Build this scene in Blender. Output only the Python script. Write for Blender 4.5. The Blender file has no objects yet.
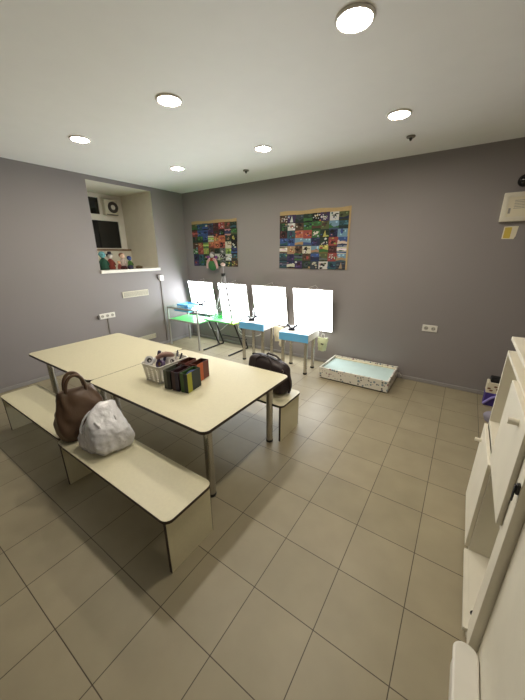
import bpy, bmesh, math, random
from mathutils import Vector, Matrix, noise
from math import sin, cos, pi, radians as RAD
S = bpy.context.scene
COL = S.collection

# ------------------------------------------------------------------ camera
F_PX, PITCH, ROLL, YAW, HC = 293.2, .3203, -.0057, -.5956, 1.5
cp, sp, cy, sy = cos(PITCH), sin(PITCH), cos(YAW), sin(YAW)
fw = Vector((sy*cp, cy*cp, -sp)); rt = Vector((cy, -sy, 0)); up = rt.cross(fw)
rt, up = cos(ROLL)*rt + sin(ROLL)*up, -sin(ROLL)*rt + cos(ROLL)*up
cd = bpy.data.cameras.new('camera'); cam = bpy.data.objects.new('camera', cd); COL.objects.link(cam)
cd.sensor_fit = 'VERTICAL'; cd.sensor_height = 36; cd.lens = 36*F_PX/700
cd.clip_start = .02; cd.clip_end = 60
cam.matrix_world = Matrix(((rt.x, up.x, -fw.x, 0), (rt.y, up.y, -fw.y, 0), (rt.z, up.z, -fw.z, HC), (0, 0, 0, 1)))
S.camera = cam
# ------------------------------------------------------------------ world, exposure, light strengths
w = bpy.data.worlds.new('world'); S.world = w; w.use_nodes = True
w.node_tree.nodes['Background'].inputs[0].default_value = (.01, .012, .02, 1)
w.node_tree.nodes['Background'].inputs[1].default_value = .3
S.view_settings.view_transform = 'Standard'; S.view_settings.look = 'None'
S.view_settings.gamma = 1; S.view_settings.use_curve_mapping = False
S.cycles.transparent_max_bounces = 24
S.view_settings.exposure = 0.3
DOWN_POWER, DOWN_COL = 170.0, (1, .91, .775)
PANEL_POWER, PANEL_COL = 13.0, (.92, .96, 1.0)

# ------------------------------------------------------------------ materials
def lin(c):
    c = c/255
    return c/12.92 if c <= .04045 else ((c+.055)/1.055)**2.4
def rgb(r, g, b): return (lin(r), lin(g), lin(b), 1)
def mat(name, col, rough=.5, metal=0, bump=0, bscale=200, vary=0, vscale=8, coat=0, trans=0, spec=.5):
    m = bpy.data.materials.new(name); m.use_nodes = True
    nt = m.node_tree; b = nt.nodes['Principled BSDF']
    b.inputs['Base Color'].default_value = col; b.inputs['Roughness'].default_value = rough
    b.inputs['Metallic'].default_value = metal; b.inputs['Coat Weight'].default_value = coat
    b.inputs['Transmission Weight'].default_value = trans; b.inputs['Specular IOR Level'].default_value = spec
    tc = nt.nodes.new('ShaderNodeTexCoord')
    n = nt.nodes.new('ShaderNodeTexNoise'); n.inputs['Scale'].default_value = vscale; n.inputs['Detail'].default_value = 4
    nt.links.new(tc.outputs['Object'], n.inputs['Vector'])
    v = vary or .03
    r = nt.nodes.new('ShaderNodeValToRGB')
    r.color_ramp.elements[0].position = .3; r.color_ramp.elements[1].position = .7
    r.color_ramp.elements[0].color = tuple(c*(1-v) for c in col[:3])+(1,)
    r.color_ramp.elements[1].color = tuple(min(1, c*(1+v)) for c in col[:3])+(1,)
    nt.links.new(n.outputs['Fac'], r.inputs['Fac']); nt.links.new(r.outputs['Color'], b.inputs['Base Color'])
    if bump:
        n2 = nt.nodes.new('ShaderNodeTexNoise'); n2.inputs['Scale'].default_value = bscale; n2.inputs['Detail'].default_value = 3
        nt.links.new(tc.outputs['Object'], n2.inputs['Vector'])
        bp = nt.nodes.new('ShaderNodeBump'); bp.inputs['Strength'].default_value = bump; bp.inputs['Distance'].default_value = .002
        nt.links.new(n2.outputs['Fac'], bp.inputs['Height']); nt.links.new(bp.outputs['Normal'], b.inputs['Normal'])
    return m
def emit(name, col, s):
    m = bpy.data.materials.new(name); m.use_nodes = True; nt = m.node_tree
    nt.nodes.remove(nt.nodes['Principled BSDF'])
    e = nt.nodes.new('ShaderNodeEmission'); e.inputs[0].default_value = (*col, 1); e.inputs[1].default_value = s
    nt.links.new(e.outputs[0], nt.nodes['Material Output'].inputs[0]); return m
def attr_mat(name, rough=.85):
    m = mat(name, (1, 1, 1, 1), rough, bump=.4, bscale=300)
    nt = m.node_tree; a = nt.nodes.new('ShaderNodeAttribute'); a.attribute_name = 'Col'
    nt.links.new(a.outputs['Color'], nt.nodes['Principled BSDF'].inputs['Base Color']); return m
def glass(name, tint, alpha=.12, rough=.03):
    m = bpy.data.materials.new(name); m.use_nodes = True; nt = m.node_tree
    nt.nodes.remove(nt.nodes['Principled BSDF'])
    t = nt.nodes.new('ShaderNodeBsdfTransparent'); t.inputs[0].default_value = tint
    g = nt.nodes.new('ShaderNodeBsdfGlossy'); g.inputs['Roughness'].default_value = rough
    f = nt.nodes.new('ShaderNodeLayerWeight'); f.inputs['Blend'].default_value = .5
    pw = nt.nodes.new('ShaderNodeMath'); pw.operation = 'POWER'; pw.inputs[1].default_value = 4
    ad = nt.nodes.new('ShaderNodeMath'); ad.operation = 'MULTIPLY_ADD'; ad.inputs[1].default_value = .7; ad.inputs[2].default_value = .04+alpha*.3
    nt.links.new(f.outputs['Facing'], pw.inputs[0])
    mx = nt.nodes.new('ShaderNodeMixShader')
    nt.links.new(pw.outputs[0], ad.inputs[0]); nt.links.new(ad.outputs[0], mx.inputs[0])
    nt.links.new(t.outputs[0], mx.inputs[1]); nt.links.new(g.outputs[0], mx.inputs[2])
    nt.links.new(mx.outputs[0], nt.nodes['Material Output'].inputs[0]); return m

M = dict(
    wall=mat('grey_wall_paint', rgb(142, 136, 135), .75, bump=.15, bscale=120, vary=.02, vscale=1.5),
    ceil=mat('white_stretch_ceiling', rgb(240, 238, 234), .6, vary=.01),
    niche=mat('white_niche_paint', rgb(214, 208, 192), .7, bump=.15, bscale=90),
    white=mat('white_plastic', rgb(226, 222, 212), .4),
    cab=mat('white_cabinet_board', rgb(232, 226, 208), .45, bump=.05, bscale=60),
    cream=mat('cream_laminate', rgb(216, 209, 178), .38, vary=.025, vscale=60),
    edge=mat('dark_brown_edging', rgb(52, 36, 28), .45),
    chrome=mat('brushed_chrome', rgb(196, 194, 190), .22, 1),
    greyleg=mat('painted_grey_steel', rgb(176, 174, 170), .35, .15),
    silver=mat('pale_grey_plastic', rgb(150, 148, 148), .45),
    black=mat('black_rubber', rgb(22, 22, 22), .6),
    blksteel=mat('black_steel', rgb(28, 26, 26), .4, .2),
    base=mat('grey_plastic_skirting', rgb(150, 146, 144), .4),
    green=mat('glossy_green_laminate', rgb(104, 224, 116), .38),
    blue=mat('glossy_blue_laminate', rgb(118, 200, 255), .3, coat=.2),
    teal=mat('pale_teal_acrylic', rgb(206, 228, 224), .18),
    lime=mat('lime_green_plastic', rgb(170, 215, 80), .4),
    kraft=mat('kraft_paper', rgb(178, 152, 108), .85, bump=.2, vary=.06, vscale=30),
    tote=mat('brown_leatherette', rgb(98, 76, 58), .42, bump=.3, bscale=140, vary=.1, vscale=14),
    dbag=mat('dark_brown_leather', rgb(46, 34, 34), .6, bump=.3, bscale=120, vary=.1),
    brass=mat('steel_hardware', rgb(190, 185, 175), .3, .9),
    pane=mat('night_window_glass', rgb(14, 15, 15), .04, spec=.7),
    acw=mat('ac_cream_plastic', rgb(212, 206, 186), .5),
    acd=mat('ac_dark_grille', rgb(52, 46, 42), .6),
    wood=mat('brown_wood_edge', rgb(120, 88, 58), .6, vary=.1),
    wire=mat('white_cable', rgb(235, 232, 225), .45),
    gcable=mat('grey_cable_duct', rgb(120, 114, 108), .5),
    paper=mat('cream_paper', rgb(230, 222, 196), .8, bump=.2, bscale=40),
    attr=attr_mat('felt_and_paint'),
    glass=glass('clear_glass', (.9, .97, .94, 1)),
    bottle=glass('clear_plastic', (.93, .95, .97, 1), .3, .1),
    cdark=mat('dark_navy_plastic', rgb(20, 20, 40), .4),
    lamp=emit('warm_led', DOWN_COL, DOWN_POWER), led=emit('cool_led_panel', PANEL_COL, PANEL_POWER),
)
def colmat(name, r, g, b, rough=.5): return mat(name, rgb(r, g, b), rough)

# plastic bag : thin white film
pb = bpy.data.materials.new('white_plastic_film'); pb.use_nodes = True
nt = pb.node_tree; b = nt.nodes['Principled BSDF']
b.inputs['Base Color'].default_value = rgb(238, 237, 238); b.inputs['Roughness'].default_value = .22
b.inputs['Coat Weight'].default_value = .3
tr = nt.nodes.new('ShaderNodeBsdfTranslucent'); tr.inputs[0].default_value = rgb(220, 218, 222)
mx = nt.nodes.new('ShaderNodeMixShader'); mx.inputs[0].default_value = .22
n = nt.nodes.new('ShaderNodeTexNoise'); n.inputs['Scale'].default_value = 22; n.inputs['Detail'].default_value = 3
bpn = nt.nodes.new('ShaderNodeBump'); bpn.inputs['Strength'].default_value = .6; bpn.inputs['Distance'].default_value = .01
tc = nt.nodes.new('ShaderNodeTexCoord'); nt.links.new(tc.outputs['Object'], n.inputs['Vector'])
nt.links.new(n.outputs['Fac'], bpn.inputs['Height']); nt.links.new(bpn.outputs['Normal'], b.inputs['Normal'])
nt.links.new(b.outputs[0], mx.inputs[1]); nt.links.new(tr.outputs[0], mx.inputs[2])
nt.links.new(mx.outputs[0], nt.nodes['Material Output'].inputs[0]); M['film'] = pb

# floor tiles
TS, TOX, TOY = .30078, -.5772, .4718
fm = bpy.data.materials.new('beige_porcelain_tiles'); fm.use_nodes = True
nt = fm.node_tree; b = nt.nodes['Principled BSDF']
tc = nt.nodes.new('ShaderNodeTexCoord'); mp = nt.nodes.new('ShaderNodeMapping')
mp.inputs['Scale'].default_value = (1/TS, 1/TS, 1); mp.inputs['Location'].default_value = (-TOX/TS, -TOY/TS, 0)
br = nt.nodes.new('ShaderNodeTexBrick'); br.offset = 0; br.squash = 1
br.inputs['Scale'].default_value = 1; br.inputs['Brick Width'].default_value = 1; br.inputs['Row Height'].default_value = 1
br.inputs['Mortar Size'].default_value = .007; br.inputs['Mortar Smooth'].default_value = .3
br.inputs['Color1'].default_value = rgb(153, 143, 117); br.inputs['Color2'].default_value = rgb(160, 149, 123)
br.inputs['Mortar'].default_value = rgb(76, 64, 46)
nz = nt.nodes.new('ShaderNodeTexNoise'); nz.inputs['Scale'].default_value = 5; nz.inputs['Detail'].default_value = 6
nz2 = nt.nodes.new('ShaderNodeTexNoise'); nz2.inputs['Scale'].default_value = 260; nz2.inputs['Detail'].default_value = 2
ov = nt.nodes.new('ShaderNodeMix'); ov.data_type = 'RGBA'; ov.blend_type = 'OVERLAY'; ov.inputs[0].default_value = .18
nt.links.new(tc.outputs['Object'], mp.inputs['Vector']); nt.links.new(mp.outputs[0], br.inputs['Vector'])
nt.links.new(tc.outputs['Object'], nz.inputs['Vector']); nt.links.new(tc.outputs['Object'], nz2.inputs['Vector'])
nt.links.new(br.outputs['Color'], ov.inputs[6]); nt.links.new(nz.outputs['Fac'], ov.inputs[7])
nt.links.new(ov.outputs[2], b.inputs['Base Color'])
b.inputs['Roughness'].default_value = .42; b.inputs['Specular IOR Level'].default_value = .5
bb = nt.nodes.new('ShaderNodeBump'); bb.inputs['Strength'].default_value = .6; bb.inputs['Distance'].default_value = .002; bb.invert = True
nt.links.new(br.outputs['Fac'], bb.inputs['Height'])
b2 = nt.nodes.new('ShaderNodeBump'); b2.inputs['Strength'].default_value = .12; b2.inputs['Distance'].default_value = .001
nt.links.new(nz2.outputs['Fac'], b2.inputs['Height']); nt.links.new(bb.outputs[0], b2.inputs['Normal'])
nt.links.new(b2.outputs[0], b.inputs['Normal']); M['floor'] = fm

# terrazzo spots for the white box
tm = bpy.data.materials.new('white_terrazzo_film'); tm.use_nodes = True
nt = tm.node_tree; b = nt.nodes['Principled BSDF']; b.inputs['Roughness'].default_value = .4
tc = nt.nodes.new('ShaderNodeTexCoord'); vo = nt.nodes.new('ShaderNodeTexVoronoi'); vo.inputs['Scale'].default_value = 34
vo.inputs['Randomness'].default_value = 1
rp = nt.nodes.new('ShaderNodeMath'); rp.operation = 'LESS_THAN'
sz = nt.nodes.new('ShaderNodeMath'); sz.operation = 'MULTIPLY'; sz.inputs[1].default_value = .5
sep = nt.nodes.new('ShaderNodeSeparateColor'); cr = nt.nodes.new('ShaderNodeValToRGB')
cr.color_ramp.interpolation = 'CONSTANT'
for i, c in enumerate([(90, 96, 110), (150, 120, 100), (70, 66, 66), (120, 140, 150), (150, 110, 116)]):
    e = cr.color_ramp.elements[i] if i < 2 else cr.color_ramp.elements.new(i*.2)
    e.position = i*.2; e.color = rgb(*c)
mxx = nt.nodes.new('ShaderNodeMix'); mxx.data_type = 'RGBA'; mxx.inputs[6].default_value = rgb(226, 222, 210)
nt.links.new(tc.outputs['Object'], vo.inputs['Vector']); nt.links.new(vo.outputs['Color'], sep.inputs[0])
nt.links.new(sep.outputs[0], sz.inputs[0]); nt.links.new(vo.outputs['Distance'], rp.inputs[0]); nt.links.new(sz.outputs[0], rp.inputs[1])
nt.links.new(sep.outputs[1], cr.inputs[0]); nt.links.new(rp.outputs[0], mxx.inputs[0]); nt.links.new(cr.outputs[0], mxx.inputs[7])
nt.links.new(mxx.outputs[2], b.inputs['Base Color']); M['terrazzo'] = tm

# ------------------------------------------------------------------ mesh helpers
def B(): return bmesh.new()
def box(bm, x0, x1, y0, y1, z0, z1, mi=0):
    v = [bm.verts.new(p) for p in ((x0,y0,z0),(x1,y0,z0),(x1,y1,z0),(x0,y1,z0),(x0,y0,z1),(x1,y0,z1),(x1,y1,z1),(x0,y1,z1))]
    for f in ((3,2,1,0),(4,5,6,7),(0,1,5,4),(1,2,6,5),(2,3,7,6),(3,0,4,7)):
        bm.faces.new([v[i] for i in f]).material_index = mi
    return v
def frame_to(d):
    d = Vector(d).normalized(); a = Vector((0,0,1)) if abs(d.z) < .9 else Vector((1,0,0))
    u = d.cross(a).normalized(); return u, d.cross(u)
def tube(bm, pts, r, seg=10, cap=True, closed=False, mi=0):
    pts = [Vector(p) for p in pts]; n = len(pts); rings = []; u = None
    rr = r if isinstance(r, (list, tuple)) else [r]*n
    for i, p in enumerate(pts):
        if closed: d = pts[(i+1) % n]-pts[i-1]
        else: d = pts[min(i+1, n-1)]-pts[max(i-1, 0)]
        d.normalize()
        if u is None: u, _ = frame_to(d)
        u = (u-d*u.dot(d)).normalized(); v = d.cross(u)
        rings.append([bm.verts.new(p+rr[i]*(cos(2*pi*k/seg)*u+sin(2*pi*k/seg)*v)) for k in range(seg)])
    for i in range(n if closed else n-1):
        a, b_ = rings[i], rings[(i+1) % n]
        for k in range(seg):
            bm.faces.new((a[k], a[(k+1) % seg], b_[(k+1) % seg], b_[k])).material_index = mi
    if cap and not closed:
        bm.faces.new(rings[0][::-1]).material_index = mi; bm.faces.new(rings[-1]).material_index = mi
def cyl(bm, p0, p1, r, seg=20, mi=0): tube(bm, [p0, p1], r, seg, mi=mi)
def lathe(bm, prof, c=(0,0,0), seg=24, mi=0):
    rings = []
    for r, z in prof:
        rings.append([bm.verts.new((c[0]+max(r, 1e-4)*cos(2*pi*k/seg), c[1]+max(r, 1e-4)*sin(2*pi*k/seg), c[2]+z)) for k in range(seg)])
    for a, b_ in zip(rings, rings[1:]):
        for k in range(seg):
            bm.faces.new((a[k], a[(k+1) % seg], b_[(k+1) % seg], b_[k])).material_index = mi
    bm.faces.new(rings[0][::-1]).material_index = mi; bm.faces.new(rings[-1]).material_index = mi
def rrect(x0, x1, y0, y1, r, n=6):
    out = []
    for cx, cy_, a0 in ((x1-r, y1-r, 0), (x0+r, y1-r, 90), (x0+r, y0+r, 180), (x1-r, y0+r, 270)):
        for k in range(n+1):
            a = RAD(a0+90*k/n); out.append((cx+r*cos(a), cy_+r*sin(a)))
    return out
def prism(bm, outline, z0, z1, mi_side=0, mi_cap=0):
    a = [bm.verts.new((x, y, z0)) for x, y in outline]; b_ = [bm.verts.new((x, y, z1)) for x, y in outline]
    n = len(a)
    for k in range(n): bm.faces.new((a[k], a[(k+1) % n], b_[(k+1) % n], b_[k])).material_index = mi_side
    bm.faces.new(a[::-1]).material_index = mi_cap; bm.faces.new(b_).material_index = mi_cap
def ball(bm, c, r, sub=2, sc=(1,1,1), mi=0):
    r_ = bmesh.ops.create_icosphere(bm, subdivisions=sub, radius=1)
    for v in r_['verts']: v.co = Vector((c[0]+v.co.x*r*sc[0], c[1]+v.co.y*r*sc[1], c[2]+v.co.z*r*sc[2]))
    for v in r_['verts']:
        for f in v.link_faces: f.material_index = mi
def obj(name, bm, m, parent=None, smooth=False, loc=None, bevel=0, rz=0):
    bmesh.ops.recalc_face_normals(bm, faces=bm.faces)
    me = bpy.data.meshes.new(name); bm.to_mesh(me); bm.free()
    for x in (m if isinstance(m, (list, tuple)) else [m]): me.materials.append(x)
    if smooth:
        for p in me.polygons: p.use_smooth = True
    o = bpy.data.objects.new(name, me); COL.objects.link(o)
    if parent: o.parent = parent
    if loc: o.location = loc
    if rz: o.rotation_euler.z = rz
    if bevel:
        bv = o.modifiers.new('bevel', 'BEVEL'); bv.width = bevel; bv.segments = 2; bv.limit_method = 'ANGLE'; bv.angle_limit = RAD(40)
    if smooth == 'auto' or (smooth and bevel == 0):
        try: me.set_sharp_from_angle(angle=RAD(42))
        except Exception: pass
    return o
def tag(o, label, cat, group=None):
    o['label'] = label; o['category'] = cat; o['kind'] = 'thing'
    if group: o['group'] = group
    return o
def thing(name, label, cat, loc=(0,0,0), rz=0, group=None, rx=0):
    o = bpy.data.objects.new(name, None); COL.objects.link(o); o.empty_display_size = .1
    o.location = loc; o.rotation_euler = (rx, 0, rz); return tag(o, label, cat, group)
def struct(name, bm, m, **k):
    o = obj(name, bm, m, **k); o['kind'] = 'structure'; return o
def copy_tree(o, parent=None):
    c = o.copy(); COL.objects.link(c)
    if parent: c.parent = parent
    for ch in list(o.children): copy_tree(ch, c)
    return c
random.seed(4)

# ------------------------------------------------------------------ room shell
DL, DB, CH, XR, YR = -4.165, 3.773, 2.444, .80, -3.6
NY0, NY1, NZ0, NZ1, NXB = 2.203, 3.155, 1.252, 2.388, -4.99
bm = B(); box(bm, DL-.1, XR+.1, YR-.1, DB+.1, -.1, 0); struct('floor', bm, M['floor'])
bm = B(); box(bm, DL-.1, XR+.1, YR-.1, DB+.1, CH, CH+.1); struct('ceiling', bm, M['ceil'])
bm = B(); box(bm, DL-.1, XR+.1, DB, DB+.1, 0, CH); struct('wall_back', bm, M['wall'])
bm = B(); box(bm, XR, XR+.1, YR-.1, DB, 0, CH); struct('wall_right', bm, M['wall'])
bm = B(); box(bm, DL-.1, XR, YR-.1, YR, 0, CH); struct('wall_front', bm, M['wall'])
bm = B()
box(bm, DL-.1, DL, YR, NY0, 0, CH); box(bm, DL-.1, DL, NY1, DB, 0, CH)
box(bm, DL-.1, DL, NY0, NY1, 0, NZ0); box(bm, DL-.1, DL, NY0, NY1, NZ1, CH)
struct('wall_left', bm, M['wall'])
# window well lining (white reveals), stepped back wall under the window
bm = B()
LX = DL-.002
box(bm, NXB-.1, LX, NY1-.001, NY1+.05, NZ0-.05, NZ1+.05)
box(bm, NXB-.1, LX, NY0-.05, NY0+.001, NZ0-.05, NZ1+.05)
box(bm, NXB-.1, LX, NY0, NY1, NZ1-.001, NZ1+.05)
box(bm, NXB-.1, LX, NY0, NY1, NZ0-.05, NZ0)
box(bm, NXB-.1, -4.86, NY0, NY1, NZ0, 1.555)
struct('trim_1', bm, M['niche'])
bm = B(); box(bm, -4.86, -4.845, NY0+.002, NY1-.002, 1.546, 1.568); struct('trim_2', bm, M['wood'])
bm = B(); box(bm, DL+.0005, DL+.025, NY0-.004, NY1+.012, NZ0-.014, NZ0+.026); box(bm, -4.55, DL+.0005, NY0+.002, NY1-.002, NZ0+.001, NZ0+.026); struct('trim_3', bm, M['white'])
bm = B(); box(bm, DL+.001, XR-.001, DB-.014, DB-.0005, .0, .045); struct('baseboard_back', bm, M['base'], bevel=.004)
bm = B(); box(bm, DL+.0005, DL+.014, YR+.001, DB-.015, .0, .045); struct('baseboard_left', bm, M['base'], bevel=.004)

# window
bm = B()
WX0, WX1 = -4.985, -4.945
def fr(y0, y1, z0, z1): box(bm, WX0, WX1, y0, y1, z0, z1)
fr(NY0+.003, NY1-.003, 2.325, NZ1-.003); fr(2.26, 3.05, 2.0, 2.09)
fr(NY0+.003, 2.26, 1.557, 2.325); fr(3.05, NY1-.003, 1.557, 2.325)
fr(2.26, 3.05, 1.557, 1.585); fr(2.765, 2.825, 2.09, 2.325); fr(2.50, 2.56, 1.585, 2.0); fr(2.50, 2.56, 2.09, 2.325)
win = struct('window_1', bm, M['white'], bevel=.004)
for (y0, y1, z0, z1) in ((2.26, 2.50, 1.585, 2.0), (2.56, 3.05, 1.585, 2.0), (2.26, 2.50, 2.09, 2.325), (2.56, 2.765, 2.09, 2.325), (2.825, 3.05, 2.09, 2.325)):
    bm = B(); box(bm, WX0+.012, WX0+.02, y0, y1, z0, z1); obj('pane' if y0 < 2.8 else 'infill_panel', bm, M['pane'] if y0 < 2.8 else M['white'], win)
# air conditioner unit in the window
ac = thing('air_conditioner', 'cream box air conditioner unit with round dark fan grille in the window recess', 'air conditioner', (-4.944, 2.95, 2.19))
bm = B(); box(bm, 0, .085, -.145, .075, -.11, .12); obj('casing', bm, M['acw'], ac, bevel=.012)
bm = B(); tube(bm, [(.087, -.01+.06*cos(2*pi*k/32), .008+.06*sin(2*pi*k/32)) for k in range(32)], .024, 10, closed=True); 
for r in (.05, .075): pass
obj('fan_grille', bm, M['acd'], ac, True)
bm = B(); lathe(bm, [(.0, 0), (.036, 0), (.036, .006), (.0, .01)], seg=20); o = obj('fan_hub', bm, M['white'], ac, True, loc=(.085, -.01, .008)); o.rotation_euler = (0, pi/2, 0)
bm = B(); box(bm, .0855, .091, -.13, .06, -.108, -.095); obj('lower_slot', bm, M['acd'], ac)

# ------------------------------------------------------------------ ceiling lights and sensors
def ceiling_light(x, y, label):
    t = thing('ceiling_light', label, 'ceiling light', (x, y, CH), 0, 'round ceiling downlights')
    bm = B(); tube(bm, [(.077*cos(2*pi*k/40), .077*sin(2*pi*k/40), -.004) for k in range(40)], [.0075]*40, 10, closed=True)
    obj('trim_ring', bm, M['white'], t, True)
    bm = B(); lathe(bm, [(.0, -.0005), (.069, -.0005), (.069, -.006), (.0, -.006)], seg=40); obj('diffuser', bm, M['lamp'], t)
ceiling_light(-.58, 1.57, 'round glowing ceiling downlight nearest the camera, largest of all')
ceiling_light(-1.79, 1.58, 'round glowing ceiling downlight above the gap between the two cream tables')
ceiling_light(-2.973, 1.59, 'round glowing ceiling downlight nearest the left wall, front of the window recess')
ceiling_light(-3.01, 2.694, 'round glowing ceiling downlight nearest the far room corner')
ceiling_light(-1.81, 2.70, 'round glowing ceiling downlight in front of the two patchwork posters')
ceiling_light(-.60, 2.66, 'round glowing ceiling downlight in the far row beside a small ceiling sensor')
def sensor(x, y, label):
    t = thing('smoke_detector', label, 'smoke detector', (x, y, CH), 0, 'small ceiling sensors')
    bm = B(); lathe(bm, [(0, -.001), (.036, -.001), (.036, -.008), (.03, -.014), (0, -.014)], seg=24); obj('base', bm, mat('sensor_body', rgb(120, 112, 96), .5), t, True)
    bm = B(); lathe(bm, [(0, -.014), (.014, -.014), (.012, -.024), (.006, -.036), (0, -.038)], seg=16); obj('sensing_head', bm, M['acd'], t, True)
sensor(-2.411, 3.226, 'small dark round ceiling sensor near back wall, left of the two')
sensor(-.599, 3.175, 'small dark round ceiling sensor close to the right far downlight')

# ------------------------------------------------------------------ tables and benches
def table(x0, x1, y0, y1, label, rights=(True, True)):
    xc, yc = (x0+x1)/2, (y0+y1)/2; hx, hy = (x1-x0)/2, (y1-y0)/2
    t = thing('childrens_table', label, 'table', (xc, yc, 0), 0, 'cream tables pushed end to end')
    bm = B(); prism(bm, rrect(-hx, hx, -hy, hy, .045), .553, .573); top = obj('table_top', bm, M['cream'], t)
    bm = B()
    o1, o2 = rrect(-hx-.0015, hx+.0015, -hy-.0015, hy+.0015, .0465), rrect(-hx, hx, -hy, hy, .045)
    n = len(o1)
    A = [[bm.verts.new((x, y, z)) for x, y in o] for o, z in ((o2, .5535), (o1, .5535), (o1, .5722), (o2, .5722))]
    for a, b_ in zip(A, A[1:]+A[:1]):
        for k in range(n): bm.faces.new((a[k], a[(k+1) % n], b_[(k+1) % n], b_[k]))
    obj('edging', bm, M['edge'], top)
    for sx in (-1, 1):
        for sy_ in (-1, 1):
            px, py = sx*(hx-.107), sy_*(hy-.125)
            bm = B(); cyl(bm, (px, py, .018), (px, py, .546), .027, 24); lg = obj('leg', bm, M['chrome'], t, True)
            bm = B(); lathe(bm, [(0, 0), (.028, 0), (.0295, .006), (.0285, .019), (0, .019)], (px, py, 0), 24); obj('foot', bm, M['black'], lg, True)
            bm = B(); lathe(bm, [(0, .546), (.045, .546), (.045, .553), (0, .553)], (px, py, 0), 24); obj('mounting_plate', bm, M['greyleg'], lg)
table(-2.255, -1.027, .95, 1.895, 'nearer cream table with dark edging, carrying the pen basket and pencil cups')
table(-3.44, -2.262, .96, 1.905, 'cream table with dark edging and bare top, nearer the left wall')

def bench(x0, x1, y0, y1, label, group='cream benches beside the tables', zt=.335):
    xc, yc = (x0+x1)/2, (y0+y1)/2; hx, hy = (x1-x0)/2, (y1-y0)/2
    t = thing('bench', label, 'bench', (xc, yc, 0), 0, group)
    bm = B(); prism(bm, rrect(-hx, hx, -hy, hy, .04), zt-.018, zt); top = obj('seat', bm, M['cream'], t)
    bm = B()
    o1, o2 = rrect(-hx-.0012, hx+.0012, -hy-.0012, hy+.0012, .0412), rrect(-hx, hx, -hy, hy, .04)
    n = len(o1)
    A = [[bm.verts.new((x, y, z)) for x, y in o] for o, z in ((o2, zt-.0176), (o1, zt-.0176), (o1, zt-.0008), (o2, zt-.0008))]
    for a, b_ in zip(A, A[1:]+A[:1]):
        for k in range(n): bm.faces.new((a[k], a[(k+1) % n], b_[(k+1) % n], b_[k]))
    obj('edging', bm, M['edge'], top)
    for s in (-1, 1):
        px = s*(hx-.026)
        bm = B(); box(bm, px-.008, px+.008, -hy+.008, hy-.008, 0, zt-.018); pn = obj('side_panel', bm, M['cream'], t)
        for q in (-1, 1):
            bm = B(); box(bm, px-.0083, px+.0083, q*(hy-.008)-.0012, q*(hy-.008)+.0012, 0, zt-.019); obj('edging', bm, M['edge'], pn)
    bm = B(); box(bm, -hx+.035, hx-.035, -.008, .008, zt-.088, zt-.018); obj('stretcher', bm, M['cream'], t)
bench(-2.035, -.932, .590, .895, 'cream bench in front carrying the white plastic bag, nearest to the camera')
bench(-3.175, -2.043, .615, .905, 'empty cream bench reaching to the left wall, in line behind the brown tote')
bench(-2.20, -1.033, 1.80, 2.13, 'cream bench on the far side of the table under the dark briefcase')

# ------------------------------------------------------------------ bags
def facet_blob(rx, ry, rz, nplanes, seed, sharp=14, sub=5, flat=.0, pts=None):
    """rounded polytope: soft minimum over random planes, sits on z=0"""
    rnd = random.Random(seed); bm = B()
    bmesh.ops.create_icosphere(bm, subdivisions=sub, radius=1)
    pl = [(Vector((0, 0, -1)), flat or .72)]
    if pts: pl += [(Vector(a).normalized(), h) for a, h in pts]
    for _ in range(nplanes):
        z = rnd.uniform(-.55, 1); a = rnd.uniform(0, 2*pi); q = math.sqrt(1-z*z)
        pl.append((Vector((q*cos(a), q*sin(a), z)), rnd.uniform(.78, 1.0)))
    for v in bm.verts:
        d = v.co.normalized(); s = 0
        for nn, h in pl:
            k = d.dot(nn)
            if k > .02: s += (k/h)**sharp
        r = s**(-1/sharp) if s > 0 else 1
        r = min(r, 1.25)
        r *= 1+.03*noise.noise(d*4+Vector((seed, 0, 0)))+.02*noise.noise(d*9+Vector((0, seed, 0)))
        v.co = Vector((d.x*r*rx, d.y*r*ry, d.z*r*rz))
    zm = min(v.co.z for v in bm.verts)
    for v in bm.verts:
        v.co.z -= zm
        if v.co.z < .008: v.co.z *= .1
    return bm
# brown tote : lofted rounded rectangles, slouching
tb = thing('tote_bag', 'brown leather tote bag with round handles slouching on the benches', 'bag', (-2.005, .758, .3365), RAD(80))
bm = B(); NS = 48; rings = []
secs = [(0, .13, .092), (.02, .142, .104), (.09, .148, .104), (.16, .142, .092), (.22, .13, .074), (.27, .115, .05), (.305, .10, .03), (.325, .085, .010)]
zz = [s[0] for s in secs]
def interp(z, k):
    for a, b_ in zip(secs, secs[1:]):
        if z <= b_[0]:
            f = (z-a[0])/(b_[0]-a[0]); return a[k]*(1-f)+b_[k]*f
    return secs[-1][k]
NR = 34
for i in range(NR+1):
    z = .325*i/NR; ring = []
    for k in range(NS):
        a = 2*pi*k/NS; ex = .55
        x = interp(z, 1)*math.copysign(abs(cos(a))**ex, cos(a)); y = interp(z, 2)*math.copysign(abs(sin(a))**ex, sin(a))
        p = Vector((x, y, z))
        f = min(1, z/.05)
        wv = .016*noise.noise(Vector((x*9, y*9, z*7)))+.012*abs(noise.noise(Vector((a*1.6, z*11, 3))))-.005*sin(a*7+z*30)
        p += Vector((cos(a), sin(a), 0))*wv*f
        p.x -= .03*(z/.3)**2*0 ; ring.append(bm.verts.new(p))
    rings.append(ring)
for a, b_ in zip(rings, rings[1:]):
    for k in range(NS): bm.faces.new((a[k], a[(k+1) % NS], b_[(k+1) % NS], b_[k]))
bm.faces.new(rings[0][::-1]); bm.faces.new(rings[-1])
obj('body', bm, M['tote'], tb, True)
for s, lean in ((-1, -.012), (1, .02)):
    bm = B(); pts = []
    for k in range(17):
        a = pi*k/16
        pts.append((-.058*cos(a), s*.018+lean*sin(a), .30+.125*sin(a)**.8))
    tube(bm, pts, .0105, 10); obj('handle', bm, M['tote'], tb, True)
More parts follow.
